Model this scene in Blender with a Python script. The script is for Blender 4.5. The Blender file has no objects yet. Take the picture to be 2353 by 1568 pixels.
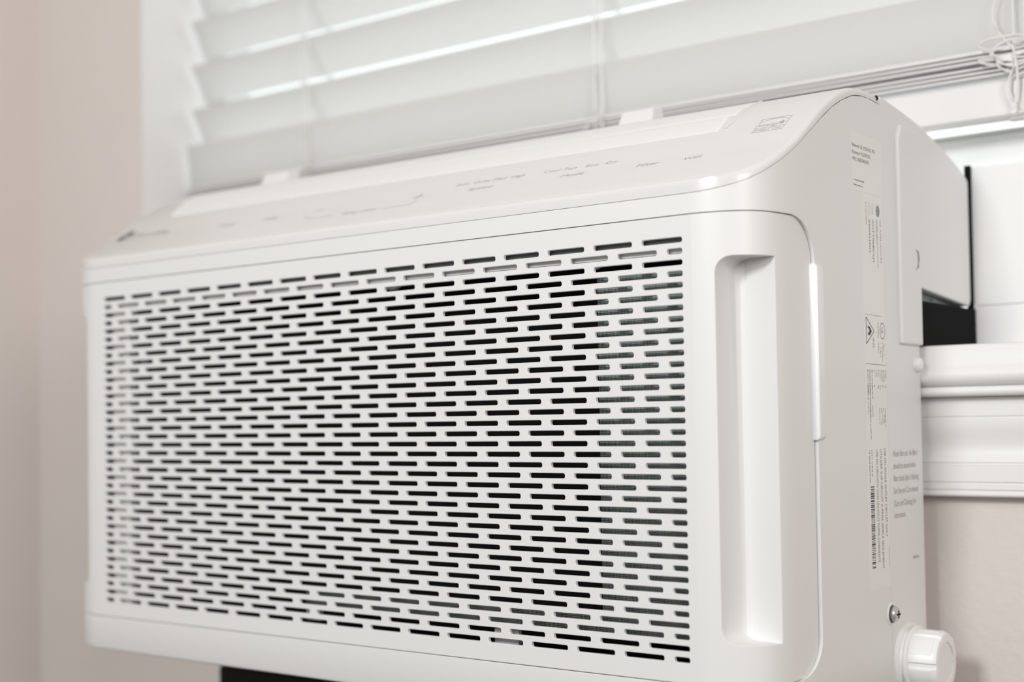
import bpy, bmesh, math, random
from math import sin, cos, pi, radians
from mathutils import Vector

sc = bpy.context.scene
COL = sc.collection
MM = 0.001
random.seed(4)

# ------------------------------------------------------------------ camera
cd = bpy.data.cameras.new('camera')
cam = bpy.data.objects.new('camera', cd)
COL.objects.link(cam)
cam.location = (0.886557, -0.658096, -0.097096)
yaw, pitch, roll = radians(37.08405273), radians(1.61987925), radians(-0.91493963)
from mathutils import Matrix
cam.matrix_world = Matrix.Translation(cam.location) @ Matrix.Rotation(yaw, 4, 'Z') @ Matrix.Rotation(pi / 2 + pitch, 4, 'X') @ Matrix.Rotation(roll, 4, 'Z')
cd.sensor_width = 36.0
cd.lens = 3175.207 / 2353 * 36
cd.shift_x = 7.03 / 2353
cd.shift_y = 91.1 / 2353
cd.clip_start = 0.01
cd.dof.use_dof = True
cd.dof.focus_distance = 0.81
cd.dof.aperture_fstop = 4.0
sc.camera = cam

# ------------------------------------------------------------------ world, lights, exposure
w = bpy.data.worlds.new('world'); sc.world = w
w.use_nodes = True
bgn = w.node_tree.nodes['Background']
bgn.inputs[0].default_value = (0.955, 0.985, 1.0, 1)
bgn.inputs[1].default_value = 1.6
sc.view_settings.view_transform = 'Standard'
sc.view_settings.look = 'None'
sc.view_settings.exposure = 0.0
sc.view_settings.gamma = 1.0
sc.view_settings.use_curve_mapping = False

def area(name, loc, target, sx, sy, power, col):
    l = bpy.data.lights.new(name, 'AREA'); l.shape = 'RECTANGLE'
    l.size = sx; l.size_y = sy; l.energy = power; l.color = col
    o = bpy.data.objects.new(name, l); COL.objects.link(o)
    o.location = loc
    o.rotation_euler = (Vector(target) - Vector(loc)).to_track_quat('-Z', 'Y').to_euler()
    return o
area('lamp_light', (0.50, -1.35, 0.52), (0.20, 0.1, -0.1), 0.24, 0.24, 11.8, (0.945, 0.995, 1.0))
area('room_fill_light', (0.6, -3.0, 0.4), (0.2, 0.2, 0.0), 1.6, 1.6, 7.0, (0.96, 0.99, 1.0))  # added soft fill from behind the camera, no window there
area('side_fill_light', (1.95, -1.10, 0.48), (0.5, 0.1, -0.1), 0.7, 0.7, 16.5, (1.0, 0.965, 0.945))  # added light from the right, brightens the unit's side; no window there

# ------------------------------------------------------------------ materials
def mat(name, col, rough=0.5, metal=0.0, spec=0.5, bump=0.0, bscale=200.0, bdist=0.0005, var=0.0):
    m = bpy.data.materials.new(name); m.use_nodes = True
    nt = m.node_tree; b = nt.nodes['Principled BSDF']
    b.inputs['Base Color'].default_value = (*col, 1)
    b.inputs['Roughness'].default_value = rough
    b.inputs['Metallic'].default_value = metal
    b.inputs['Specular IOR Level'].default_value = spec
    tc = nt.nodes.new('ShaderNodeTexCoord')
    nz = nt.nodes.new('ShaderNodeTexNoise')
    nz.inputs['Scale'].default_value = bscale
    nz.inputs['Detail'].default_value = 3
    nt.links.new(tc.outputs['Object'], nz.inputs['Vector'])
    if bump > 0:
        bp = nt.nodes.new('ShaderNodeBump')
        bp.inputs['Strength'].default_value = bump
        bp.inputs['Distance'].default_value = bdist
        nt.links.new(nz.outputs['Fac'], bp.inputs['Height'])
        nt.links.new(bp.outputs['Normal'], b.inputs['Normal'])
    if var > 0:
        mx = nt.nodes.new('ShaderNodeMix'); mx.data_type = 'RGBA'
        mx.inputs['A'].default_value = (*[c * (1 - var) for c in col], 1)
        mx.inputs['B'].default_value = (*[min(1, c * (1 + var)) for c in col], 1)
        nt.links.new(nz.outputs['Fac'], mx.inputs['Factor'])
        nt.links.new(mx.outputs['Result'], b.inputs['Base Color'])
    return m

M_PL = mat('white_plastic', (0.79, 0.79, 0.78), 0.43, bump=0.08, bscale=2500, bdist=0.00005)
M_PL2 = mat('white_plastic_bright', (0.86, 0.86, 0.85), 0.3)  # whiter copy of the plastic, carries light on louver vanes and filter frame
M_CTRL = mat('control_cover_plastic', (0.75, 0.745, 0.735), 0.25)
M_TRIM = mat('white_trim_paint', (0.84, 0.835, 0.825), 0.35)
M_WALL = mat('wall_paint', (0.735, 0.675, 0.64), 0.85, bump=0.35, bscale=160, bdist=0.0012, var=0.02)
M_BLACK = mat('matte_black', (0.007, 0.008, 0.008), 0.9, spec=0.1)
M_LINER = mat('black_liner', (0.02, 0.022, 0.021), 0.95, spec=0.0)
M_DGREY = mat('dark_grey_plastic', (0.16, 0.19, 0.185), 0.6)
M_CAB = mat('black_stand_in', (0.012, 0.013, 0.013), 0.7, spec=0.2)
M_FLOOR = mat('dark_floor', (0.09, 0.07, 0.055), 0.7, var=0.15, bscale=12)
M_INK = mat('label_ink', (0.05, 0.055, 0.055), 0.6)
M_INK2 = mat('label_ink_fine', (0.22, 0.20, 0.19), 0.6)
M_LEG = mat('legend_ink', (0.44, 0.39, 0.365), 0.5)
M_EMB = mat('side_print', (0.36, 0.325, 0.305), 0.6)
M_LOGO = mat('logo_dark', (0.10, 0.115, 0.12), 0.4)
M_LABEL = mat('label_paper', (0.83, 0.82, 0.805), 0.4)
M_CORD = mat('cord_white', (0.83, 0.825, 0.81), 0.6)
M_STEEL = mat('screw_metal', (0.62, 0.60, 0.58), 0.35, metal=0.6)
M_FRAME = mat('sash_vinyl', (0.86, 0.86, 0.855), 0.35)

# blind slats: white, let a little daylight through
M_SLAT = bpy.data.materials.new('blind_slat_white'); M_SLAT.use_nodes = True
nt = M_SLAT.node_tree; nt.nodes.clear()
o_ = nt.nodes.new('ShaderNodeOutputMaterial'); mxs = nt.nodes.new('ShaderNodeMixShader')
df = nt.nodes.new('ShaderNodeBsdfPrincipled'); df.inputs['Base Color'].default_value = (0.83, 0.82, 0.81, 1); df.inputs['Roughness'].default_value = 0.4
tr = nt.nodes.new('ShaderNodeBsdfTranslucent'); tr.inputs[0].default_value = (0.85, 0.84, 0.83, 1)
mxs.inputs[0].default_value = 0.62
nt.links.new(df.outputs[0], mxs.inputs[1]); nt.links.new(tr.outputs[0], mxs.inputs[2]); nt.links.new(mxs.outputs[0], o_.inputs[0])

M_SLAT2 = mat('blind_white_solid', (0.82, 0.81, 0.80), 0.4)
# window glass
M_GLASS = bpy.data.materials.new('window_glass'); M_GLASS.use_nodes = True
nt = M_GLASS.node_tree; nt.nodes.clear()
o_ = nt.nodes.new('ShaderNodeOutputMaterial'); mxs = nt.nodes.new('ShaderNodeMixShader')
tp = nt.nodes.new('ShaderNodeBsdfTransparent'); tp.inputs[0].default_value = (0.95, 0.97, 0.96, 1)
gl = nt.nodes.new('ShaderNodeBsdfGlossy'); gl.inputs['Roughness'].default_value = 0.02
mxs.inputs[0].default_value = 0.06
nt.links.new(tp.outputs[0], mxs.inputs[1]); nt.links.new(gl.outputs[0], mxs.inputs[2]); nt.links.new(mxs.outputs[0], o_.inputs[0])

# fine woven filter screen: grid of threads over black
M_MESH = bpy.data.materials.new('filter_mesh'); M_MESH.use_nodes = True
nt = M_MESH.node_tree; b = nt.nodes['Principled BSDF']; b.inputs['Roughness'].default_value = 0.7
tc = nt.nodes.new('ShaderNodeTexCoord'); sp = nt.nodes.new('ShaderNodeSeparateXYZ')
nt.links.new(tc.outputs['Object'], sp.inputs[0])
def thread(axis):
    m1 = nt.nodes.new('ShaderNodeMath'); m1.operation = 'MULTIPLY'; m1.inputs[1].default_value = 1 / 0.00095
    m2 = nt.nodes.new('ShaderNodeMath'); m2.operation = 'FRACT'
    m3 = nt.nodes.new('ShaderNodeMath'); m3.operation = 'LESS_THAN'; m3.inputs[1].default_value = 0.30
    nt.links.new(sp.outputs[axis], m1.inputs[0]); nt.links.new(m1.outputs[0], m2.inputs[0]); nt.links.new(m2.outputs[0], m3.inputs[0])
    return m3
tx, tz = thread('X'), thread('Z')
mm_ = nt.nodes.new('ShaderNodeMath'); mm_.operation = 'MAXIMUM'
nt.links.new(tx.outputs[0], mm_.inputs[0]); nt.links.new(tz.outputs[0], mm_.inputs[1])
mx = nt.nodes.new('ShaderNodeMix'); mx.data_type = 'RGBA'
mx.inputs['A'].default_value = (0.01, 0.012, 0.012, 1); mx.inputs['B'].default_value = (0.50, 0.57, 0.55, 1)
nt.links.new(mm_.outputs[0], mx.inputs['Factor']); nt.links.new(mx.outputs['Result'], b.inputs['Base Color'])

# ------------------------------------------------------------------ helpers (all coordinates in millimetres)
def tag(o, label=None, cat=None, group=None, kind=None):
    if label: o['label'] = label
    if cat: o['category'] = cat
    if group: o['group'] = group
    if kind: o['kind'] = kind
    return o

def empty(name, loc=(0, 0, 0)):
    o = bpy.data.objects.new(name, None); COL.objects.link(o)
    o.location = [c * MM for c in loc]; o.empty_display_size = 0.02
    return o

def link(name, me, m, parent=None, smooth=None):
    o = bpy.data.objects.new(name, me); COL.objects.link(o)
    if m is not None:
        me.materials.clear(); me.materials.append(m)
    if smooth is not None:
        for p in me.polygons: p.use_smooth = True
        me.set_sharp_from_angle(angle=radians(smooth))
    if parent is not None:
        o.parent = parent
        o.matrix_parent_inverse = Matrix.Translation([-c for c in world_loc(parent)])
    return o

def world_loc(p):
    return p.location.copy() if p.type == 'EMPTY' else Vector((0, 0, 0))

class MB:
    def __init__(s): s.v = []; s.f = []
    def add(s, vs, fs):
        n = len(s.v); s.v += [tuple(x) for x in vs]; s.f += [[i + n for i in f] for f in fs]
    def box(s, x0, x1, y0, y1, z0, z1):
        s.add([(x, y, z) for x in (x0, x1) for y in (y0, y1) for z in (z0, z1)],
              [(0, 1, 3, 2), (4, 6, 7, 5), (0, 4, 5, 1), (2, 3, 7, 6), (0, 2, 6, 4), (1, 5, 7, 3)])
    def grid(s, rows, closed=False):
        n = len(rows[0]); vs = [p for r in rows for p in r]; fs = []
        for i in range(len(rows) - 1):
            for j in range(n if closed else n - 1):
                k = (j + 1) % n
                fs.append((i * n + j, i * n + k, (i + 1) * n + k, (i + 1) * n + j))
        s.add(vs, fs)
    def loft(s, loops):
        """closed loops joined, with end caps"""
        n = len(loops[0]); base = len(s.v)
        s.grid(loops, True)
        s.f.append([base + i for i in range(n)][::-1])
        s.f.append([base + (len(loops) - 1) * n + i for i in range(n)])
    def tube(s, pts, r, seg=8):
        loops = []
        pts = [Vector(p) for p in pts]
        for i, p in enumerate(pts):
            a = pts[max(i - 1, 0)]; b_ = pts[min(i + 1, len(pts) - 1)]
            d = (b_ - a).normalized()
            up = Vector((0, 0, 1)) if abs(d.z) < 0.9 else Vector((0, 1, 0))
            u = d.cross(up).normalized(); w_ = u.cross(d)
            loops.append([tuple(p + r * (cos(2 * pi * k / seg) * u + sin(2 * pi * k / seg) * w_)) for k in range(seg)])
        s.loft(loops)
    def lathe_x(s, prof, yc, zc, seg=48, rf=None):
        loops = []
        for x, r in prof:
            loops.append([(x, yc + (r * (rf(k / seg) if rf else 1)) * cos(2 * pi * k / seg), zc + (r * (rf(k / seg) if rf else 1)) * sin(2 * pi * k / seg)) for k in range(seg)])
        s.loft(loops)
    def mesh(s, name, weld=True):
        me = bpy.data.meshes.new(name)
        me.from_pydata([(x * MM, y * MM, z * MM) for x, y, z in s.v], [], s.f)
        bm = bmesh.new(); bm.from_mesh(me)
        if weld: bmesh.ops.remove_doubles(bm, verts=bm.verts, dist=2e-6)
        bmesh.ops.recalc_face_normals(bm, faces=bm.faces)
        bm.to_mesh(me); bm.free()
        return me
    def build(s, name, m, parent=None, smooth=None, weld=True):
        return link(name, s.mesh(name, weld), m, parent, smooth)

def bevel(o, wdt, seg=2, ang=40):
    md = o.modifiers.new('bevel', 'BEVEL'); md.width = wdt * MM; md.segments = seg
    md.limit_method = 'ANGLE'; md.angle_limit = radians(ang)
    md.use_clamp_overlap = True
    return md

def lerp(xs, ys, x):
    if x <= xs[0]: return ys[0]
    for i in range(len(xs) - 1):
        if x <= xs[i + 1]:
            t = (x - xs[i]) / (xs[i + 1] - xs[i]); return ys[i] * (1 - t) + ys[i + 1] * t
    return ys[-1]

def smoothpts(P, n):
    """Catmull-Rom through points, n steps per span"""
    out = []
    Q = [P[0]] + list(P) + [P[-1]]
    for i in range(1, len(Q) - 2):
        p0, p1, p2, p3 = [Vector(q) for q in Q[i - 1:i + 3]]
        for k in range(n):
            t = k / n
            out.append(tuple(0.5 * ((2 * p1) + (p2 - p0) * t + (2 * p0 - 5 * p1 + 4 * p2 - p3) * t * t + (3 * p1 - p0 - 3 * p2 + p3) * t ** 3)))
    out.append(tuple(P[-1]))
    return out

# ================================================================== ROOM
WY = 252           # room face of the window wall
WX0, WX1 = -271, 786
WZ0, WZ1 = -53, 1020
def struct(name, mb, m, smooth=None, label=None):
    o = mb.build(name, m, None, smooth); o['kind'] = 'structure'
    if label: o['label'] = label
    return o
mb = MB()
mb.box(-520, WX0, WY, WY + 130, -950, 1500)
mb.box(WX1, 2600, WY, WY + 130, -950, 1500)
mb.box(WX0, WX1, WY, WY + 130, -950, -88)
mb.box(WX0, WX1, WY, WY + 130, WZ1, 1500)
struct('wall_window', mb, M_WALL)
mb = MB(); mb.box(-520, -457, -3500, WY, -950, 1500)
struct('wall_left', mb, M_WALL)
mb = MB(); mb.box(2600, 2660, -3500, WY, -950, 1500)
struct('wall_right', mb, M_WALL)
mb = MB(); mb.box(-520, 2660, -3560, -3500, -950, 1500)
struct('wall_back', mb, M_WALL)
mb = MB(); mb.box(-520, 2660, -3560, WY, -1000, -950)
struct('floor', mb, M_FLOOR)
mb = MB(); mb.box(-520, 2660, -3560, WY + 130, 1500, 1540)
struct('ceiling', mb, M_WALL)

# window opening lining (jambs and head)
mb = MB()
mb.box(WX0 - 0.6, WX0 + 0.6, WY - 0.8, WY + 130, WZ0, WZ1)
mb.box(WX1 - 0.6, WX1 + 0.6, WY - 0.8, WY + 130, WZ0, WZ1)
mb.box(WX0, WX1, WY - 0.8, WY + 130, WZ1 - 1, WZ1 + 0.6)
struct('trim_1', mb, M_TRIM, label='white painted lining of the window recess')

# window: sashes, panes, side filler panel
win = empty('window_1', (WX0, WY + 120, WZ0)); win['kind'] = 'structure'
win['label'] = 'bright white window behind the air conditioner and the blind'
mb = MB()
mb.box(WX0 + 0.6, WX0 + 22, 346, 380, WZ0, WZ1)
mb.box(WX1 - 22, WX1 - 0.6, 346, 380, WZ0, WZ1)
mb.box(WX0 + 0.6, WX1 - 0.6, 346, 380, WZ1 - 30, WZ1 - 1)
mb.build('window_frame', M_FRAME, win)
def rail(z0, z1, y0, y1):
    m_ = MB(); prof = [(y0, z0), (y0, z1 - 4.5), (y0 + 3.0, z1 - 4.0), (y0 + 3.0, z1 - 2.2), (y0 + 1.2, z1 - 1.8), (y0 + 1.2, z1), (y1, z1), (y1, z0)]
    m_.loft([[(x, y, z) for y, z in prof] for x in (WX0 + 22, WX1 - 22)])
    return m_
rail(78, 106, 344, 372).build('sash_rail', M_FRAME, win)
rail(560, 595, 344, 372).build('sash_rail', M_FRAME, win)
mb = MB(); mb.box(WX0 + 22, WX1 - 22, 357, 360, 106, 560); mb.build('pane', M_GLASS, win)
mb = MB(); mb.box(WX0 + 22, WX1 - 22, 357, 360, 595, WZ1 - 30); mb.build('pane', M_GLASS, win)

# stool and apron mouldings (profiles y,z extruded along x)
def arc(cy, cz, r, a0, a1, n=8, ry=None):
    return [(cy + (ry or r) * cos(radians(a0 + (a1 - a0) * k / n)), cz + r * sin(radians(a0 + (a1 - a0) * k / n))) for k in range(n + 1)]
def mould(name, prof, x0, x1, m, smooth=35, parent=None):
    m_ = MB(); m_.loft([[(x, y, z) for y, z in prof] for x in (x0, x1)])
    return m_.build(name, m, parent, smooth)
stool = [(345, -53), (233, -53)] + arc(233, -56, 3, 90, 180, 4) + [(230.5, -66)] + \
        arc(233.5, -73, 6.5, 130, 245, 8) + [(233.5, -79.6), (234.5, -80.2)] + arc(232.5, -83.4, 3.2, 100, 260, 8) + [(236, -86.8), (345, -86.8)]
s_ = mould('trim_2', stool, WX0 - 60, WX1 + 60, M_TRIM); s_['kind'] = 'structure'
s_['label'] = 'white moulded window stool running behind the air conditioner'
apron = [(252, -87.2), (240, -87.2), (240, -99.5), (241.2, -100.1), (241.2, -100.7), (240, -101.3)] + \
        [(240, -106), (241.5, -111), (243.6, -117), (244.2, -122), (242.6, -126.5), (240.4, -129.6), (241.6, -130.2), (241.6, -130.9), (239.6, -131.5),
         (239.6, -142.2), (240.9, -142.8), (240.9, -143.6), (239.9, -144.2), (239.9, -147.2), (241.3, -147.8), (241.3, -148.5)] + arc(242, -150.2, 1.9, 150, 270, 5) + [(252, -152.1)]
s_ = mould('trim_3', apron, WX0 - 40, WX1 + 40, M_TRIM, 30); s_['kind'] = 'structure'
s_['label'] = 'white moulded apron under the window stool'

# ================================================================== WINDOW BLIND
BX0, BX1 = -262, 777
bl = empty('window_blind', (BX0, 318, 105))
tag(bl, 'white faux-wood venetian blind hanging in the window above the air conditioner', 'window blind')
def slat_mesh(nm, mt, wd=42.0, th=2.6, crown=1.6):
    prof = []
    n = 8
    for k in range(n + 1):
        t = -1 + 2 * k / n; prof.append((t * wd / 2, crown * (1 - t * t) + th / 2 * (1 if abs(t) < 1 else 0.45)))
    for k in range(n, -1, -1):
        t = -1 + 2 * k / n; prof.append((t * wd / 2, crown * (1 - t * t) - th / 2 * (1 if abs(t) < 1 else 0.45)))
    m_ = MB(); m_.loft([[(x, y, z) for y, z in prof] for x in (0, BX1 - BX0)])
    me = m_.mesh(nm)
    me.materials.append(mt)
    for p in me.polygons: p.use_smooth = True
    me.set_sharp_from_angle(angle=radians(35))
    return me
SL = slat_mesh('slat', M_SLAT); SL2 = slat_mesh('stacked_slat', M_SLAT2, 42.0, 3.05, 1.6)
PITCH = 47.3
def put_slat(y, z, ang, me=None):
    o = bpy.data.objects.new('slat', me or SL); COL.objects.link(o); o.parent = bl
    o.matrix_parent_inverse = Matrix.Translation([-c for c in bl.location])
    o.location = (BX0 * MM, y * MM, z * MM); o.rotation_euler = (ang, 0, 0)
NH = 17
TILT = radians(-62)
for k in range(1, NH):
    put_slat(319.3, 172.8 + PITCH * k, TILT)
put_slat(305.0, 177.3, radians(-81))
put_slat(325.6, 161.2, radians(25), SL2)  # added slat, tilted to block the gap from behind so it stays dark
put_slat(321.2, 152.0, 0, SL2)
for k, z in enumerate((135.2, 138.2, 141.2, 146.0, 149.0)):
    put_slat(321.2 + random.uniform(-.3, .3), z, radians(random.uniform(-.2, .2)), SL2)
mb = MB()
prof = [(300.5, 106.8), (300.5, 129.6), (302.5, 131.6), (316, 131.6), (318, 129.6), (318, 106.8), (316, 105.2), (302.5, 105.2)]
mb.loft([[(x, y, z) for y, z in prof] for x in (BX0, BX1)])
mb.build('bottom_rail', M_SLAT2, bl)
mb = MB(); mb.box(BX0 - 3, BX1 + 3, 295, 348, 975, 1018); bevel(mb.build('head_rail', M_SLAT, bl), 2)
ZT = 975
for lx in (-85, 258, 600):
    for yy in (297.8, 339.5):
        mb = MB(); pts = []
        mb.tube([(lx, yy, 131), (lx, yy, 155), (lx, yy, ZT)], 0.8, 6)
        mb.build('ladder_cord', M_CORD, bl, 60)
    mb = MB()
    for k in range(NH):
        z = 173.5 + PITCH * k
        mb.tube([(lx - 1.5, 298, z + 17), (lx - 1.5, 339.5, z - 23)], 0.7, 6)
        mb.tube([(lx + 2.5, 298, z + 17), (lx + 2.5, 339.5, z - 23)], 0.7, 6)
    o = mb.build('ladder_rungs', M_CORD, bl, 60, weld=False); o['kind'] = 'stuff'
    mb = MB(); mb.tube([(lx + 8, 296.4, 104), (lx + 8, 296.4, 240), (lx + 8, 296.4, ZT)], 0.8, 6)
    mb.build('lift_cord', M_CORD, bl, 60)
# slack ladder cord bunched in loops where the slats are stacked
def loops_at(lx, n, seed, big=1.0):
    rnd = random.Random(seed)
    for k in range(n):
        side = -1 if k % 2 else 1
        L = rnd.uniform(9, 27) * big; zc = 134 + 24 * (k + .5) / n + rnd.uniform(-2, 2); h_ = rnd.uniform(2.2, 5.5); tilt = rnd.uniform(-5, 5)
        pts = []
        for i in range(21):
            a = pi * i / 20
            pts.append((lx + side * L * sin(a) ** .7 + rnd.uniform(-.15, .15), 296.5 - 5 * sin(a), zc + h_ * cos(a) + tilt * sin(a)))
        m_ = MB(); m_.tube(pts, 0.85, 6); m_.build('cord_loop', M_CORD, bl, 60)
loops_at(600, 13, 3); loops_at(258, 3, 5, .6); loops_at(-85, 3, 8, .6)
for lx in (-85, 258, 600):
    m_ = MB(); m_.lathe_x([(-7, 0.1), (-7, 4.2), (-5, 5), (5, 5), (7, 4.2), (7, 0.1)], 0, 0, 20)
    m_.v = [(lx + x, 309 + y * 1.1, 104.6 + z * .35) for x, y, z in m_.v]
    m_.build('cord_button', M_SLAT2, bl, 50)
# slack cord bowing out in front of the lowest slat and down over the rail
for pts in ([(600 - 13 * sin(pi * t / 16), 296, 150 + 52 * t / 16) for t in range(17)],
            [(600 + 3 * sin(pi * t / 16), 294.5, 152 - 44 * t / 16) for t in range(17)],
            [(602 - 5 * sin(pi * t / 12), 294.5, 140 - 30 * t / 12) for t in range(13)]):
    m_ = MB(); m_.tube(pts, 0.85, 6); m_.build('cord_tail', M_CORD, bl, 60)

# near-black cabinet form added for an unidentified dark area below the unit
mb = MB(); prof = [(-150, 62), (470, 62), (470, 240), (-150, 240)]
cab = empty('cabinet_stand_in', (209, 190, -950))
tag(cab, 'near-black cabinet-shaped stand-in for the dark area below the air conditioner', 'cabinet')
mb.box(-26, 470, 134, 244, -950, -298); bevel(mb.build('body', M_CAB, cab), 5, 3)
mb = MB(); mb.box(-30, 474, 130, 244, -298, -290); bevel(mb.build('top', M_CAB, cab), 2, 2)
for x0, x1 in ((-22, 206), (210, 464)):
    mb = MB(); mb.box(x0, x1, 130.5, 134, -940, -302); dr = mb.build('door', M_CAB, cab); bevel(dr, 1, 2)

# ================================================================== AIR CONDITIONER
ac = empty('window_air_conditioner', (251, 110, -268))
tag(ac, 'white window air conditioner with slotted front grille sitting over the window sill', 'air conditioner')
CX = 251.0
P = 5.195704 * 6.2; L = .8 * P; G = P - L; RZ = 6.2
C1 = smoothpts([(515, 0), (521, .7), (528, 2.5), (534.5, 5.1), (540.5, 8.6), (545, 12.6), (548.5, 17.8), (551, 25), (552.8, 35.5), (553.5, 50), (553.8, 66.2)], 3)      # front panel corner in plan
C2 = smoothpts([(515, 0), (521, .7), (528, 2.5), (534.5, 5.1), (540.5, 8.6), (545, 12.6), (548.7, 17.8), (551.4, 25), (553.6, 35.5), (555.2, 50), (555.9, 66.2), (556, 80)], 3)   # housing corner in plan
def xat(C, y):
    ys = [c[1] for c in C]; xs = [c[0] for c in C]
    return lerp(ys, xs, y)
def mir(p): return (2 * CX - p[0],) + tuple(p[1:])

HY = [0, 5, 19, 30, 47, 64, 81, 95, 104, 112, 120, 133, 145, 153, 160, 167, 181, 210, 241, 273, 307, 327]
HZ = [29.5, 33.2, 40, 46, 56.2, 68.3, 80, 88, 92.2, 95.4, 98, 100.6, 101.4, 101.6, 101.6, 101.4, 100.6, 97.4, 93, 86, 77, 70]
_HP = smoothpts(list(zip(HY, HZ)), 8); _HX = [p[0] for p in _HP]; _HZ = [p[1] for p in _HP]
def h(y): return lerp(_HX, _HZ, y)
SYs = [0, 8, 24.5, 38.3, 52.5, 70, 88.4, 104, 120, 130, 143, 159, 168.5]
SZs = [24.8, 28.8, 38.2, 46.0, 55.0, 66.6, 78.2, 86.2, 92.4, 95, 96.4, 96.3, 95.6]
_SP = smoothpts(list(zip(SYs, SZs)), 8); _SX = [p[0] for p in _SP]; _SZ = [p[1] for p in _SP]
def seam(y): return lerp(_SX, _SZ, y)

# ---- housing: upper block, lower block, side walls
up = [c for c in C2] + [(556, y) for y in (95, 110, 125, 140, 155, 167.6)]
def closed_outline(pts):   # pts: right half from the front to the back
    return [mir(p) for p in pts][::-1] + list(pts)
ol = closed_outline(up)
mb = MB()
mb.loft([[(x, y, 13.8) for x, y in ol], [(x, y, seam(y)) for x, y in ol]])
ring = closed_outline(C2 + [(556, 167.6)])
def inset(pl, d):
    n = len(pl); out = []
    for i in range(n):
        a = Vector(pl[i - 1]); b_ = Vector(pl[i]); c = Vector(pl[(i + 1) % n])
        e1 = (b_ - a); e2 = (c - b_)
        if e1.length < 1e-6: e1 = e2
        if e2.length < 1e-6: e2 = e1
        n1 = Vector((-e1.y, e1.x)).normalized(); n2 = Vector((-e2.y, e2.x)).normalized()
        nn = (n1 + n2)
        nn = nn / max(nn.length_squared / 2, 0.5)
        out.append(tuple(b_ + nn * d))
    return out
mb.loft([[(x, y, -268) for x, y in inset(ring, 2.2)], [(x, y, -267.2) for x, y in inset(ring, .8)], [(x, y, -265.6) for x, y in ring], [(x, y, -242.7) for x, y in ring], [(x, y, -242.45) for x, y in inset(ring, .25)]])
mb.build('housing', M_PL, ac, 30)
def yf(z):   # rear end of the wrap-around front panel, in depth
    if z > -11: t = min(1, (z + 11) / 24.9); return 40 + 27.2 * math.sqrt(max(0, 1 - t * t))
    if z < -222: t = min(1, (-222 - z) / 20.6); return 40 + 27.2 * math.sqrt(max(0, 1 - t * t))
    return 67.2
def zstations(a, b_):
    zs = []
    for k in range(13): zs.append(a + (24.9) * (cos(pi / 2 * k / 12)) - 24.9 if False else None)
    return zs
ZT1 = [13.82, 13.3, 12.6, 11.4, 9.6, 7.2, 4.2, .8, -3, -7, -11]
ZB1 = [-222, -226, -229.6, -232.8, -235.6, -237.8, -239.6, -241.0, -241.9, -242.72]
ZS = ZT1 + [-30, -60, -90, -120, -150, -180, -205] + ZB1
for sgn in (1, -1):
    mb = MB(); loops = []
    for z in ZS:
        y0 = yf(z); ys = [y0 + (167.6 - y0) * t for t in (0, .02, .06, .12, .2, .3, .45, .6, .8, 1)]
        outer = [(xat(C2, y), y, z) for y in ys]; inner = [(547, y, z) for y in (167.6, y0)]
        lp = outer + inner
        if sgn < 0: lp = [mir(p) for p in lp]
        loops.append(lp)
    mb.loft(loops)
    mb.build('side_panel', M_PL, ac, 30)

# ---- front panel: corner blocks with finger pockets
def corner_block(sgn):
    m_ = MB(); loops = []
    cum = [0]
    for a, b_ in zip(C1, C1[1:]): cum.append(cum[-1] + math.dist(a, b_))
    xs = [c[0] for c in C1]; ys = [c[1] for c in C1]
    zlist = [13.3, 13.05] + ZT1[2:] + [-30, -60, -90, -120, -150, -180, -205] + ZB1[:-2] + [-241.7, -242.0]
    for i, z in enumerate(zlist):
        ye = yf(z) - 0.7
        send = lerp(ys, cum, ye)
        ins = 0.35 if i in (0, len(zlist) - 1) else 0
        lp = []
        for k in range(40):
            s_ = send * k / 39
            lp.append((lerp(cum, xs, s_) - ins * (k / 39), lerp(cum, ys, s_) + ins * (1 - k / 39), z))
        lp += [(547.5, ye, z), (547.5, 39.5, z), (515, 39.5, z)]
        if sgn < 0: lp = [mir(p) for p in lp]
        loops.append(lp)
    m_.loft(loops)
    return m_
def pocket(sgn, X0):
    """cutter: rounded on its inner edge, floor stepping back then ramping out to the corner"""
    m_ = MB()
    z0, z1, r = -220.0, -10.5, 9.0
    st = [X0 + r * (1 - cos(radians(a))) for a in (0, 18, 36, 54, 72, 90)] + [X0 + 14, 545, 552, 560, 570]
    def fl(x):
        return lerp([X0, X0 + 1.0, X0 + 2.6, X0 + 5.0, X0 + 5.6, 552, 570], [19, 23.5, 26.4, 27.6, 27.5, 26.4, 24.8], x)
    st = sorted(set(st + [X0 + 1.0, X0 + 2.6, X0 + 5.0, X0 + 5.6]))
    loops = []
    for x in st:
        dx = x - X0
        e = r - math.sqrt(max(0, r * r - (r - dx) ** 2)) if dx < r else 0
        a, b_ = z0 + e, z1 - e
        y = fl(x)
        lp = [(x, -6, a), (x, -6, b_), (x, y, b_), (x, y, a)]
        if sgn < 0: lp = [mir(p) for p in lp]
        loops.append(lp)
    m_.loft(loops)
    return m_
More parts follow.
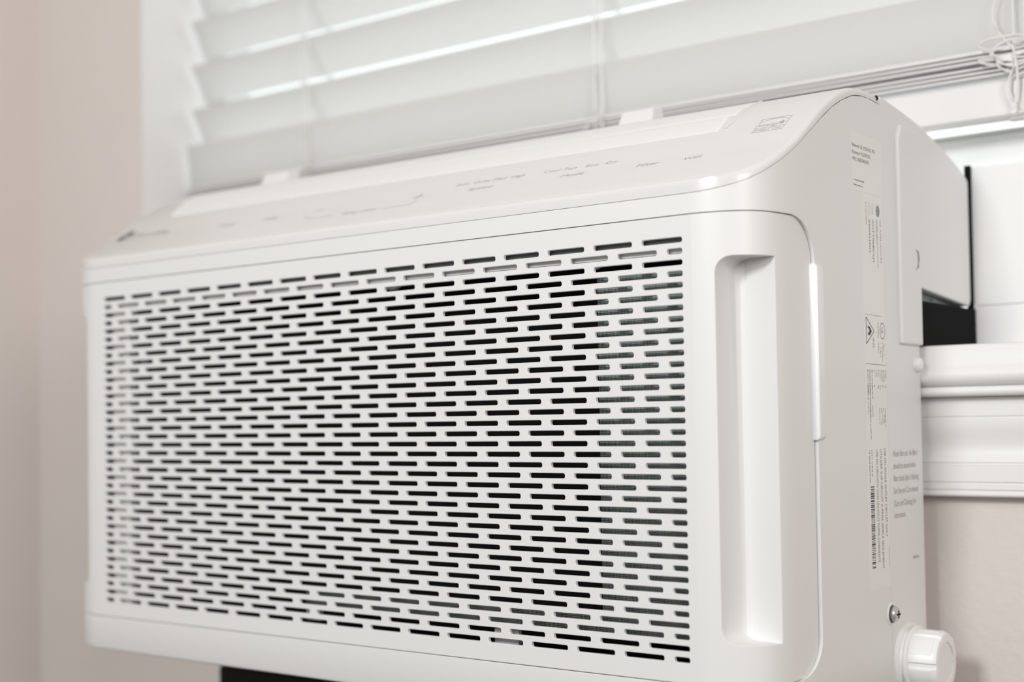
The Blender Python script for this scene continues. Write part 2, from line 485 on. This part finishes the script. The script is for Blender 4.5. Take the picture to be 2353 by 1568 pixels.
for sgn, X0 in ((1, 527.5), (-1, 525.0)):
    o = corner_block(sgn).build('front_panel', M_PL, ac, None)
    c = pocket(sgn, X0).build('cutter', M_PL, None, None)
    md = o.modifiers.new('b', 'BOOLEAN'); md.operation = 'DIFFERENCE'; md.solver = 'EXACT'; md.object = c
    dg = bpy.context.evaluated_depsgraph_get()
    me = bpy.data.meshes.new_from_object(o.evaluated_get(dg))
    o.modifiers.clear(); o.data = me
    for p in me.polygons: p.use_smooth = True
    me.set_sharp_from_angle(angle=radians(24))
    bw = me.attributes.new('bevel_weight_edge', 'FLOAT', 'EDGE')
    bm = bmesh.new(); bm.from_mesh(me); bm.edges.ensure_lookup_table(); ws = []
    for e in bm.edges:
        inx = all(abs(v.co.x - CX * MM) > 268 * MM and v.co.y < 38 * MM for v in e.verts)
        inp = all(-220.3 * MM < v.co.z < -10.2 * MM for v in e.verts)
        ws.append(1.0 if (inx and inp and len(e.link_faces) == 2 and e.calc_face_angle(0) > radians(30)) else 0.0)
    bm.free()
    for i, w_ in enumerate(ws): bw.data[i].value = w_
    md = bevel(o, 0.9, 3, 30); md.limit_method = 'WEIGHT'
    bpy.data.objects.remove(c)

# ---- slotted grille plate
gx0, gx1 = 2 * CX - 515, 515
def slot_cells():
    for r in range(38):
        z = -RZ * r
        if r % 2 == 0:
            for k in range(16): yield k * P, k * P + L, z
        else:
            yield 0, L - P / 2, z
            for k in range(1, 16): yield k * P - P / 2, k * P - P / 2 + L, z
            yield 15 * P + P / 2, 15 * P + L, z
SH = 1.5
def rr(x0, x1, z, hh, r, n=3):
    pts = []
    for cx_, cz_, a0 in ((x1 - r, z + hh - r, 90), (x1 - r, z - hh + r, 0), (x0 + r, z - hh + r, -90), (x0 + r, z + hh - r, -180)):
        for k in range(n + 1):
            a = radians(a0 - 90 * k / n); pts.append((cx_ + r * cos(a), cz_ + r * sin(a)))
    return pts
mb = MB()
for a, b_, z in slot_cells():
    x0, x1, z0, z1 = a - G / 2, b_ + G / 2, z - RZ / 2, z + RZ / 2
    r_ = 1.15
    A = rr(a - .3, b_ + .3, z, SH + .3, r_ + .2); B = rr(a, b_, z, SH, r_); C = B; D = B
    n = len(A)
    base = len(mb.v)
    mb.v += [(x, 0, zz) for x, zz in A] + [(x, .35, zz) for x, zz in B] + [(x, 2.3, zz) for x, zz in B]
    cr = [(x1, 0, z1), (x1, 0, z0), (x0, 0, z0), (x0, 0, z1)]
    cb = len(mb.v); mb.v += cr
    for i in range(n):
        j = (i + 1) % n
        for q in (0, n): mb.f.append([base + q + i, base + q + j, base + q + n + j, base + q + n + i])
    m4 = n // 4
    for c in range(4):
        for k in range(m4 - 1):
            mb.f.append([cb + c, base + c * m4 + k, base + c * m4 + k + 1])
        mb.f.append([cb + c, base + c * m4 + m4 - 1, base + ((c + 1) * m4) % n, cb + (c + 1) % 4])
xa, xb = -G / 2, 15 * P + L + G / 2
za, zb = -RZ * 37 - RZ / 2, RZ / 2
mb.grid([[(gx0, 0, 13.0), (gx1, 0, 13.0)], [(gx0, 0, zb), (gx1, 0, zb)]])
mb.grid([[(gx0, .35, 13.3), (gx1, .35, 13.3)], [(gx0, 0, 13.0), (gx1, 0, 13.0)]])
mb.grid([[(gx0, 9, 13.3), (gx1, 9, 13.3)], [(gx0, .35, 13.3), (gx1, .35, 13.3)]])
mb.grid([[(gx0, 0, za), (gx1, 0, za)], [(gx0, 0, -241.7), (gx1, 0, -241.7)]])
mb.grid([[(gx0, 0, -241.7), (gx1, 0, -241.7)], [(gx0, .35, -242), (gx1, .35, -242)]])
mb.grid([[(gx0, .35, -242), (gx1, .35, -242)], [(gx0, 9, -242), (gx1, 9, -242)]])
mb.grid([[(gx0, 0, za), (xa, 0, za)], [(gx0, 0, zb), (xa, 0, zb)]])
mb.grid([[(xb, 0, za), (gx1, 0, za)], [(xb, 0, zb), (gx1, 0, zb)]])
gr = MB(); gr.v, gr.f = mb.v, mb.f
g = gr.build('grille', M_PL, ac, None)

# ---- what shows through the slots
mb = MB()
mb.grid([[(gx0, 3, 12.8), (gx1, 3, 12.8)], [(gx0, 60, 12.8), (gx1, 60, 12.8)], [(gx0, 60, -241.6), (gx1, 60, -241.6)], [(gx0, 3, -241.6), (gx1, 3, -241.6)]])
for x in (gx0, gx1): mb.grid([[(x, 3, 12.8), (x, 60, 12.8)], [(x, 3, -241.6), (x, 60, -241.6)]])
mb.build('inner_cavity', M_LINER, ac)
mb = MB(); mb.box(-11, 513, 5.5, 9, -1.6, 9); mb.build('top_duct_strip', M_DGREY, ac)
ff = MB(); ff.box(-3, 513, 4.6, 9.5, -6.8, -1.8); ff.box(5, 25, 5.0, 11, -234, -6.8)
o = ff.build('filter_frame', M_PL2, ac)  # whiter plastic makes up for light not reaching behind the slots
mb = MB(); mb.box(446, 513, 11, 13, -222, -15); mb.box(205, 446, 11, 13, -221, -208.5)
mb.build('filter_screen', M_MESH, ac)
for x0, x1, z0 in ((282, 299, -12.2), (443, 452, -11.2)):
    m_ = MB(); pts = []
    for k in range(9):
        a = pi + pi * k / 8; pts.append(((x0 + x1) / 2 + (x1 - x0) / 2 * cos(a), -6.4 + (z0 + 6.4) * -sin(a)))
    m_.loft([[(x, y, z) for x, z in pts] for y in (6, 9)])
    m_.build('filter_tab', M_PL, ac)
for x0, x1, z0, z1 in ((209, 222, -230, -221), (370, 388, -232, -223.5), (36, 39, -50, -47)):
    m_ = MB(); m_.box(x0, x1, 7, 10, z0, z1); m_.build('filter_clip', M_PL, ac)

# ---- pull tabs on the panel's rear edge
for sgn in (1, -1):
    m_ = MB(); loops = []
    pts = []
    for cz, s0 in ((-15.0, 1), (-107.5, -1)):
        for k in range(7):
            a = radians(90 * k / 6) if s0 > 0 else radians(-90 * k / 6)
    prof = [(549, -14), (549, -11.8), (556.2, -11.8), (557.6, -12.4), (558.4, -14), (558.4, -109), (557.6, -110.8), (556.2, -111.4), (549, -111.4)]
    for y, d in ((64.2, .6), (64.8, 0), (72.0, 0), (74.6, .8)):
        loops.append([((x - (d if x > 555 else 0)), y, z + (-d if z > -13 else (d if z < -110 else 0))) for x, z in prof])
    if sgn < 0: loops = [[mir(p) for p in lp] for lp in loops]
    m_.loft(loops); m_.build('pull_tab', M_PL2, ac, 40)

# ---- top cover with the sloping control strip
front = [(0, 25.1), (0, 25.7), (0, 29.6), (.25, 30.9), (.9, 32.0), (2.0, 32.8), (3.4, 33.3), (4.2, h(4.2)), (5, h(5)), (6.5, h(6.5))]
ystn = [8 + 1.5 * k for k in range(107)]
rows = []
for y, z in front + [(y, h(y)) for y in ystn]:
    xr = xat(C2, y); f = min(1, y / 12.0)
    z0 = min(z, seam(y) + .32) if y > 0.01 else min(z, 25.1)
    e = [(xr, y, z0), (xr, y, max(z0, z - 2.6 * f)), (xr - .9 * f, y, max(z0, z - .8 * f)), (xr - 3.4 * f - .01, y, z)]
    rows.append([mir(p) for p in e] + e[::-1])
mb = MB(); mb.grid(rows)
n = len(rows)
mb.build('top_cover', M_CTRL, ac, 50)

# louver vanes over the discharge outlet; whiter plastic carries the light from above
def on_top(x, y, d=0.0):
    dy = 1.0; s_ = (h(y + dy) - h(y - dy)) / (2 * dy); q = math.hypot(1, s_)
    return (x, y - s_ / q * d, h(y) + d / q)
def strip(y0, y1, xl, xr, d, name, m, n=8, th=1.6):
    m_ = MB(); rowsT = []
    NX = 14
    for k in range(n + 1):
        y = y0 + (y1 - y0) * k / n
        dd = d if 0 < k < n else d - .35
        sh = 2.4 * max(0, .5 - k / n)
        a, b_ = xl(y), xr(y)
        xs_ = [a, a + .5, a + 2] + [a + 2 + (b_ - a - 4) * i / NX for i in range(1, NX)] + [b_ - 2, b_ - .5, b_]
        rowsT.append([on_top(x, y, dd if 0 < i < len(xs_) - 1 else dd - .4) for i, x in enumerate(xs_)])
    bot = [[on_top(p[0], y0 + (y1 - y0) * k / n, d - th) for p in rowsT[k]] for k in range(n + 1)]
    m_.grid(rowsT); m_.grid(bot)
    m_.grid([rowsT[0], bot[0]]); m_.grid([rowsT[-1], bot[-1]])
    m_.grid([[r[0] for r in rowsT], [r[0] for r in bot]]); m_.grid([[r[-1] for r in rowsT], [r[-1] for r in bot]])
    return m_.build(name, m, ac, 40)
lx_ = lambda y: -7 - (y - 72) * .55
rx_ = lambda y: 499 - (y - 70) * .1
strip(69.5, 89.3, lx_, lambda y: rx_(y) - 4, .5, 'louver_vane', M_PL2)
strip(89.6, 104.6, lx_, rx_, .55, 'louver_vane', M_PL2)
strip(105, 133, lx_, lambda y: rx_(y) + 1, .5, 'louver_vane', M_PL2)
m_ = MB(); m_.tube([on_top(499, 71, .5), on_top(500.6, 78, .3), on_top(500.4, 95, .2), on_top(499.6, 110, .2), on_top(499, 120, .2)], .8, 8)
m_.build('outlet_rim', M_CTRL, ac, 60)
for x0, x1 in ((24, 50), (380, 403)):
    m_ = MB()
    m_.loft([[(x0, 138, 99), (x1 + 5, 138, 99), (x1 + 5, 160, 99), (x0, 160, 99)], [(x0, 146, 113.5), (x1 + 2, 146, 113.5), (x1 + 2, 158, 114.5), (x0, 158, 114.5)]])
    o = m_.build('retaining_tab', M_PL, ac); bevel(o, 1.0, 2)

# ---- rear housing and the bridge that passes over the sill
def hprof(y0, y1, n):
    return [(y0 + (y1 - y0) * k / n, h(y0 + (y1 - y0) * k / n)) for k in range(n + 1)]
def slab(prof, X, bev, name, m=M_PL):
    """closed y-z profile extruded across the unit, with rounded side edges"""
    m_ = MB(); cy = sum(p[0] for p in prof) / len(prof); cz = sum(p[1] for p in prof) / len(prof)
    pin = inset([(p[0], p[1]) for p in prof], bev) if False else prof
    m_.loft([[(2 * CX - X, y, z) for y, z in prof], [(X, y, z) for y, z in prof]])
    o = m_.build(name, m, ac, 25); bevel(o, bev, 3, 45)
    return o
slab([(168.3, -268)] + hprof(168.3, 227, 10) + [(227, -268)], 556, 1.2, 'rear_housing')
slab([(227, -14.2)] + hprof(227, 324, 14) + [(328.4, 69), (329, 66), (329, -17), (325.5, -21.8)], 556, 1.2, 'bridge')
# raised rib panel on the rear side
m_ = MB(); m_.loft([[(x, y, z) for y, z in ((191.2, -53), (191.2, 78), (196, 88), (226.6, 86.5), (226.6, -53))] for x in (555, 558.6)])
o = m_.build('rear_rib', M_PL, ac); bevel(o, 1.5, 4)
# small hook and button
m_ = MB(); m_.tube([(558.4, 217, 9), (558.7, 220, 8), (558.7, 221.2, 3), (558.7, 219.5, -2), (558.2, 216.8, -3.6)], .6, 8); m_.build('catch', M_EMB, ac, 60)
m_ = MB(); m_.lathe_x([(555.5, 5), (558.5, 4.6), (560, 3.2), (560.4, .1)], 219, -65.5, 24); m_.build('bump_stop', M_PL2, ac, 50)
# solid black wedge, its colour standing in for the dark of a tiny hole
m_ = MB(); m_.loft([[(x, 162.3, 97.0), (x, 162.3, 101.0), (x, 165.6, 99.2)] if False else [(x, 162.6, 97.4), (x, 162.6, 101.0), (x, 165.8, 99.4)] for x in (555, 556.35)]); m_.build('corner_dark_wedge', M_BLACK, ac)
# filler panel (white insert beside the bridge), gasket, black block standing in for the dark gap below
fp = MB(); fp.box(556.5, WX1 - 22, 334, 343, -20.5, 79); fp.box(556.5, WX1 - 22, 333.6, 343, -53, -21)
o = fp.build('filler_panel', M_FRAME, win)
fp = MB(); fp.box(WX0 + 22, 2 * CX - 558, 334, 343, -53, 79); fp.build('filler_panel', M_FRAME, win)
m_ = MB(); m_.box(553.2, 557.2, 329.4, 332.4, -24, 80); m_.build('gasket', M_BLACK, ac)
m_ = MB(); m_.box(2 * CX - 557.8, 557.8, 229.5, 337, -52.6, -23.5); m_.build('dark_gap_block', M_BLACK, ac)
m_ = MB(); m_.loft([[(x, 229, -23.5), (x, 229, -15), (x, 322, -23.2), (x, 322, -23.5)] for x in (2 * CX - 550, 550)]); m_.build('bracket_plate', M_DGREY, ac)
m_ = MB(); m_.box(549, 554, 229, 262, -24, -21.8); m_.box(549, 553, 262, 268, -24, -20); m_.build('bracket_tab', M_DGREY, ac)

# ---- screw
sy_, sz_ = 167.6, -221.0
m_ = MB(); m_.lathe_x([(555.6, 6.9), (556.5, 6.9), (556.9, 6.3), (556.6, 5.7), (555.6, 5.6)], sy_ - .3, sz_, 36); m_.build('screw_rim', M_PL2, ac, 50)
m_ = MB(); m_.lathe_x([(555.6, 5.8), (556.25, 5.8)], sy_ - .3, sz_, 36); m_.build('screw_recess_shade', M_DGREY, ac, 40)  # dark disc on the surface, the recess shade is in its colour
m_ = MB(); m_.lathe_x([(556, 3.6), (557.6, 4.9), (558.6, 4.8), (559.6, 3.9), (560.3, 2.3), (560.5, .1)], sy_ + .6, sz_, 36); scr = m_.build('screw', M_STEEL, ac, 50)
m_ = MB(); m_.box(559.7, 560.62, sy_ - 1.9, sy_ + 3.1, sz_ - .5, sz_ + .5); m_.box(559.7, 560.6, sy_ + .1, sy_ + 1.1, sz_ - 2.4, sz_ + 2.4)
m_.build('screw_slot', M_BLACK, scr)

# ---- drain cap at the bottom right
ky, kz = 193, -252.5
m_ = MB(); m_.lathe_x([(555.5, 23.5), (557.2, 23.5), (558.2, 22.4), (558.4, 20.8), (560.2, 20.6), (561.0, 21.6), (562.4, 21.6), (563.2, 20.2), (563.4, .1)], ky, kz, 64)
cap0 = m_.build('cap_collar', M_PL2, ac, 30)
def facet(t):
    a = (t * 360) % 60
    return 1.0 - 0.045 * (1 if (a < 4 or a > 56) else 0) - 0.02 * (abs(a - 30) < 26) * (1 - abs(a - 30) / 30) * 0
m_ = MB(); m_.lathe_x([(562, 18.6), (563.6, 19.6), (578, 19.2), (580.4, 18.2), (581.0, 16.4), (580.8, 12.5), (580.0, 12.2), (580.0, .1)], ky, kz, 120, facet)
cap = m_.build('drain_cap', M_PL2, ac, 25)
for k in range(6):
    a0 = radians(60 * k + 8); a1 = radians(60 * k + 40)
    m2 = MB(); lp = []
    for x, r in ((564.5, 19.9), (577.5, 19.5)):
        ring_ = [(x, ky + r * cos(a0 + (a1 - a0) * i / 8), kz + r * sin(a0 + (a1 - a0) * i / 8)) for i in range(9)]
        ring2 = [(x, ky + (r - 2) * cos(a0 + (a1 - a0) * i / 8), kz + (r - 2) * sin(a0 + (a1 - a0) * i / 8)) for i in range(8, -1, -1)]
        lp.append(ring_ + ring2)
    m2.loft(lp); m2.build('grip', M_PL2, cap, 30)

# ================================================================== PRINT
def text_mesh(s):
    cu = bpy.data.curves.new('t', 'FONT'); cu.body = s; cu.size = 1; cu.resolution_u = 3
    ob = bpy.data.objects.new('t', cu); COL.objects.link(ob)
    dg = bpy.context.evaluated_depsgraph_get()
    me = bpy.data.meshes.new_from_object(ob.evaluated_get(dg))
    bpy.data.objects.remove(ob); bpy.data.curves.remove(cu)
    return me
def put_text(acc, s, fn, u0, v0, wd, ht, cap=True, wide=None):
    """append text, stretched to wd x ht (cap height), at (u0,v0) on the surface mapping fn(u,v)"""
    me = text_mesh(s)
    if not me.vertices: return
    xs = [v.co.x for v in me.vertices]; ys = [v.co.y for v in me.vertices]
    x0, x1 = min(xs), max(xs); k = ht / 0.73
    kx = wd / (x1 - x0)
    acc.add([fn(u0 + (v.co.x - x0) * kx, v0 + v.co.y * k) for v in me.vertices], [list(p.vertices) for p in me.polygons])
    bpy.data.meshes.remove(me)
def quad(acc, fn, u0, u1, v0, v1):
    acc.add([fn(u0, v0), fn(u1, v0), fn(u1, v1), fn(u0, v1)], [(0, 1, 2, 3)])
def strokes(acc, fn, pts, wd, closed=False):
    n = len(pts)
    for i in range(n if closed else n - 1):
        a = Vector(pts[i]); b_ = Vector(pts[(i + 1) % n]); d = (b_ - a).normalized(); nn = Vector((-d.y, d.x)) * wd / 2; e = d * wd * .3
        acc.add([fn(*(a - nn - e)), fn(*(b_ - nn + e)), fn(*(b_ + nn + e)), fn(*(a + nn - e))], [(0, 1, 2, 3)])
def ell(cx_, cy_, a, b_, n=28): return [(cx_ + a * cos(2 * pi * k / n), cy_ + b_ * sin(2 * pi * k / n)) for k in range(n)]
def finish(acc, name, m, parent):
    me = bpy.data.meshes.new(name)
    me.from_pydata([(x * MM, y * MM, z * MM) for x, y, z in acc.v], [], acc.f)
    return link(name, me, m, parent)

CUR = None
def one_text(*args):
    q = MB(); put_text(q, *args); return finish(q, *CUR)
# labels on the side
XS = 556.0
lab1 = MB(); lab1.box(XS - .1, XS + .08, 122.0, 168.1, 37.6, 72.5)
lab1 = lab1.build('network_label', M_LABEL, ac)
lab2 = MB(); lab2.box(XS - .1, XS + .06, 134.6, 168.1, -203, 37.2)
lab2 = lab2.build('rating_label', M_LABEL, ac)
up1 = lambda u, v: (XS + .11, u, v)
CUR = ('printed_line', M_INK, lab1)
one_text('Network: GE_MODULE_876', up1, 122.9, 63.6, 35, 2.2)
one_text('Password: FGZSFGTB', up1, 123.2, 59.4, 27, 2.2)
one_text('MAC: D828C98DD974', up1, 123.5, 55.4, 25, 2.2)
a = MB()
rn = random.Random(2)
def illegible(acc, fn, u0, u1, v, ht, rnd=rn):
    u = u0
    while u < u1:
        w_ = rnd.uniform(.5, 1.5); 
        if u + w_ > u1: break
        quad(acc, fn, u, u + w_, v + rnd.uniform(0, .15) * ht, v + ht * rnd.uniform(.7, 1))
        u += w_ + (rnd.uniform(.2, .35) if rnd.random() > .18 else .8)
illegible(a, up1, 124.2, 140, 43.2, .9); illegible(a, up1, 124.0, 139, 40.2, .9)
finish(a, 'fine_print', M_INK2, lab1)['kind'] = 'stuff'
dn = lambda u, v: (XS + .09, v, -u)      # text running down the label: u = -z, v = y
CUR = ('printed_line', M_INK, lab2)
one_text('AHTT06BCQ1', dn, -22.2, 151.2, 26, 2.5)
one_text('ZS009339SH', dn, -22, 145.8, 20.2, 2.3)
one_text('LISTED', dn, 41.2, 155.8, 9.4, 1.7)
one_text('UL', dn, 43.8, 161.4, 4.2, 3.2)
one_text('A2L', dn, 50.4, 148.0, 7, 2.4)
one_text('USE ON SINGLE OUTLET CIRCUIT ONLY', dn, 118.6, 161.6, 54.5, 2.9)
one_text('UTILISER SUR CIRCUIT A PRISE SIMPLE SEULEMENT', dn, 118.9, 155.3, 73, 2.9)
one_text('USE EN CIRCUITO CON UN SOLO TOMA CORRIENTE', dn, 119.1, 149.0, 68.5, 2.9)
a = MB(); strokes(a, dn, ell(45.9, 163.4, 4.9, 3.9), .5, True); finish(a, 'listing_circle', M_INK, lab2)
a = MB()
strokes(a, dn, [(38.4, 138.2), (54.6, 138.2), (46.5, 150.4)], .62, True)
finish(a, 'warning_triangle', M_INK, lab2); a = MB()
# flame in the triangle
fl = [(43.6, 141.2), (44.0, 143.6), (45.4, 145.4), (46.7, 146.8), (48.3, 145.2), (49.3, 143.4), (49.2, 141.6), (48.2, 140.4), (47.6, 141.9), (46.4, 143.2), (45.2, 142.0), (44.7, 140.4)]
a.add([dn(*p) for p in fl], [list(range(len(fl)))])
strokes(a, dn, [(42.6, 139.6), (49.6, 139.6)], .3)
finish(a, 'flame_symbol', M_INK, lab2); a = MB()
# bar code
u = 141.0
rb = random.Random(9)
while u < 191:
    w_ = rb.choice((.35, .35, .7, .7, 1.1)); quad(a, dn, u, u + w_, 139.4, 145.0); u += w_ + rb.choice((.35, .4, .7))
finish(a, 'bar_code', M_INK, lab2)
# round emblem of the maker
a = MB()
el = ell(-28.2, 160.3, 3.6, 2.9, 32); a.add([dn(*p) for p in el], [list(range(32))])
finish(a, 'emblem', M_LOGO, lab2)
a = MB(); dn2 = lambda u, v: (XS + .12, v, -u)
strokes(a, dn2, ell(-28.2, 160.3, 3.0, 2.35, 24), .25, True)
put_text(a, 'GE', dn2, -30.2, 159.2, 4.0, 2.2)
finish(a, 'emblem_letters', M_LABEL, lab2)
a = MB(); CUR = ('printed_line', M_INK2, lab2)
one_text('GE APPLIANCES', dn, -23.2, 163.0, 27, 2.0)
one_text('MODEL', dn, -32.2, 151.2, 7.5, 1.1)
one_text('SERIAL', dn, -32.2, 146.2, 8.8, 1.1)
for v, u0, u1 in ((158.6, -22.6, 8), (157.0, -22.6, -8), (141.6, -32, -18)): illegible(a, dn, u0, u1, v, .9)
for v, u0, u1 in ((164.8, 53.2, 62.2), (162.2, 53.2, 65.8), (159.4, 53.2, 55), (159.4, 56.5, 62.5), (156.4, 53.2, 60)): illegible(a, dn, u0, u1, v, 1.0)
strokes(a, dn, [(36.6, 138), (36.9, 163)], .25)
strokes(a, dn, [(66.6, 136.3), (67.2, 167.5)], .35)
for i, v in enumerate((138.6, 141.6, 145.0, 148.2, 151.5, 154.6, 157.6, 160.6, 163.4, 166.2)):
    illegible(a, dn, 70.2, (86.5, 86, 82, 71.5, 74.8, 74.4, 75.8, 78.6, 78, 75.4)[i], v, 1.2)
    illegible(a, dn, 79.6, (98, 103, 84.5, 81.2, 80.6, 82.4, 82.6, 81.6, 81.8, 81.6)[i] if i > 3 else (90, 100, 88, 81)[i], v, 1.2)
    if i in (0, 1, 2, 7, 8): illegible(a, dn, 90 + i, 98 + i * .6 + (14 if i == 1 else 0), v, 1.0)
for v, u0, u1 in ((155.8, 93.6, 104), (158.8, 93.6, 97), (161.8, 93.6, 97), (164.8, 93.6, 106), (158.8, 101, 105), (161.8, 101, 104.4)): illegible(a, dn, u0, u1, v, 1.0)
for v, u0, u1 in ((138.4, 119, 139), (142.0, 119, 136)): illegible(a, dn, u0, u1, v, 1.2)
illegible(a, dn, 179, 192, 165.8, .7)
finish(a, 'fine_print', M_INK2, lab2)['kind'] = 'stuff'
# print on the rear side panel
rs = lambda u, v: (XS + .05, u, v)
a = MB(); CUR = ('notice_line', M_EMB, ac)
for s_, y1, z in (('Water filter and  Air filters', 217, -127.3), ('should be cleaned when', 213.5, -135.0), ('filter check light is flashing.', 219, -142.8),
                  ('See Use and Care manual', 217, -150.6), ('(Care and Cleaning) for', 213, -158.4), ('instructions.', 195, -165.8)):
    one_text(s_, rs, 176.0, z + 3.2, y1 - 176, 4.1)
illegible(a, rs, 206, 217, -190.5, 2.2)
finish(a, 'part_number_print', M_EMB, ac)['kind'] = 'stuff'

# legends on the control strip; v is measured by depth y
def tp_(x, y): return on_top(x, y, 0.06)
CUR = ('control_legend', M_LEG, ac)
a = MB()
def leg(s_, x0, x1, y, ht=4.0): one_text(s_, tp_, x0, y, x1 - x0, ht)
leg('Power', 86, 104, 40, 4.2); leg('Delay', 135, 150, 40, 4.2)
strokes(a, tp_, [(186, 43.6), (193, 43.6)], .8)
strokes(a, tp_, [(180, 38), (190, 31), (216, 31)], .45)
leg('Temp', 223, 238, 29.5, 4.2); leg('/', 240.5, 243, 29.5, 4.4); leg('Hour', 244.5, 256.5, 29.5, 4.2)
strokes(a, tp_, [(260, 31), (286, 31), (287, 37)], .5)
strokes(a, tp_, [(279, 42.5), (288, 42.5)], .8); strokes(a, tp_, [(283.5, 38.5), (283.5, 46.5)], .8)
for s_, x0, x1 in (('Auto', 309, 321), ('Quiet', 324, 338), ('Med', 340.5, 351), ('High', 355, 366)): leg(s_, x0, x1, 50, 3.2)
leg('Speed', 327, 346, 40.5)
for s_, x0, x1 in (('Cool', 381, 393), ('Fan', 397, 406), ('Eco', 413, 422.5), ('Dry', 428, 436)): leg(s_, x0, x1, 50, 3.2)
leg('Mode', 400.5, 417.5, 40.3)
leg('Filter', 456, 471.5, 39.5); leg('WiFi', 487.5, 499.5, 39.5)
finish(a, 'temperature_marks', M_LEG, ac)
# star efficiency mark
a = MB()
x0, x1, y0, y1 = 521.5, 540.5, 61.0, 75.5
strokes(a, tp_, [(x0, y0), (x1, y0), (x1, y1), (x0, y1)], .4, True)
strokes(a, tp_, [(x0 + (x1 - x0) * k / 10, y1 - 4.2 + 3.4 * sin(pi * (k / 10) * .9 + .1)) for k in range(11)], .4)
put_text(a, 'energy', tp_, x0 + 1.2, y0 + 6.0, 12.5, 3.4)
star = [(x1 - 3.4 + (2.6 if k % 2 == 0 else 1.2) * cos(pi / 2 + k * pi / 5), y0 + 8.0 + (2.6 if k % 2 == 0 else 1.2) * sin(pi / 2 + k * pi / 5)) for k in range(10)]
a.add([tp_(*p) for p in star], [list(range(10))])
strokes(a, tp_, [(x0, y0 + 4.4), (x1, y0 + 4.4)], .3)
put_text(a, 'ENERGY STAR', tp_, x0 + 1.2, y0 + 1.0, x1 - x0 - 2.4, 2.4)
finish(a, 'efficiency_mark', M_LEG, ac)
# brand mark at the left end of the strip
a = MB()
el = ell(-34, 47.5, 7.5, 7.5, 32); a.add([on_top(p[0], p[1], .07) for p in el], [list(range(32))])
finish(a, 'emblem', M_LOGO, ac)
a = MB()
up3 = lambda x, y: on_top(x, y, .12)
strokes(a, up3, ell(-34, 47.5, 6.3, 6.3, 24), .4, True); put_text(a, 'GE', up3, -38, 45, 8, 5)
finish(a, 'emblem_letters', M_LABEL, ac)
a = MB(); put_text(a, 'Profile', tp_, -20, 42.5, 43, 7.5); finish(a, 'brand_name', M_LEG, ac)
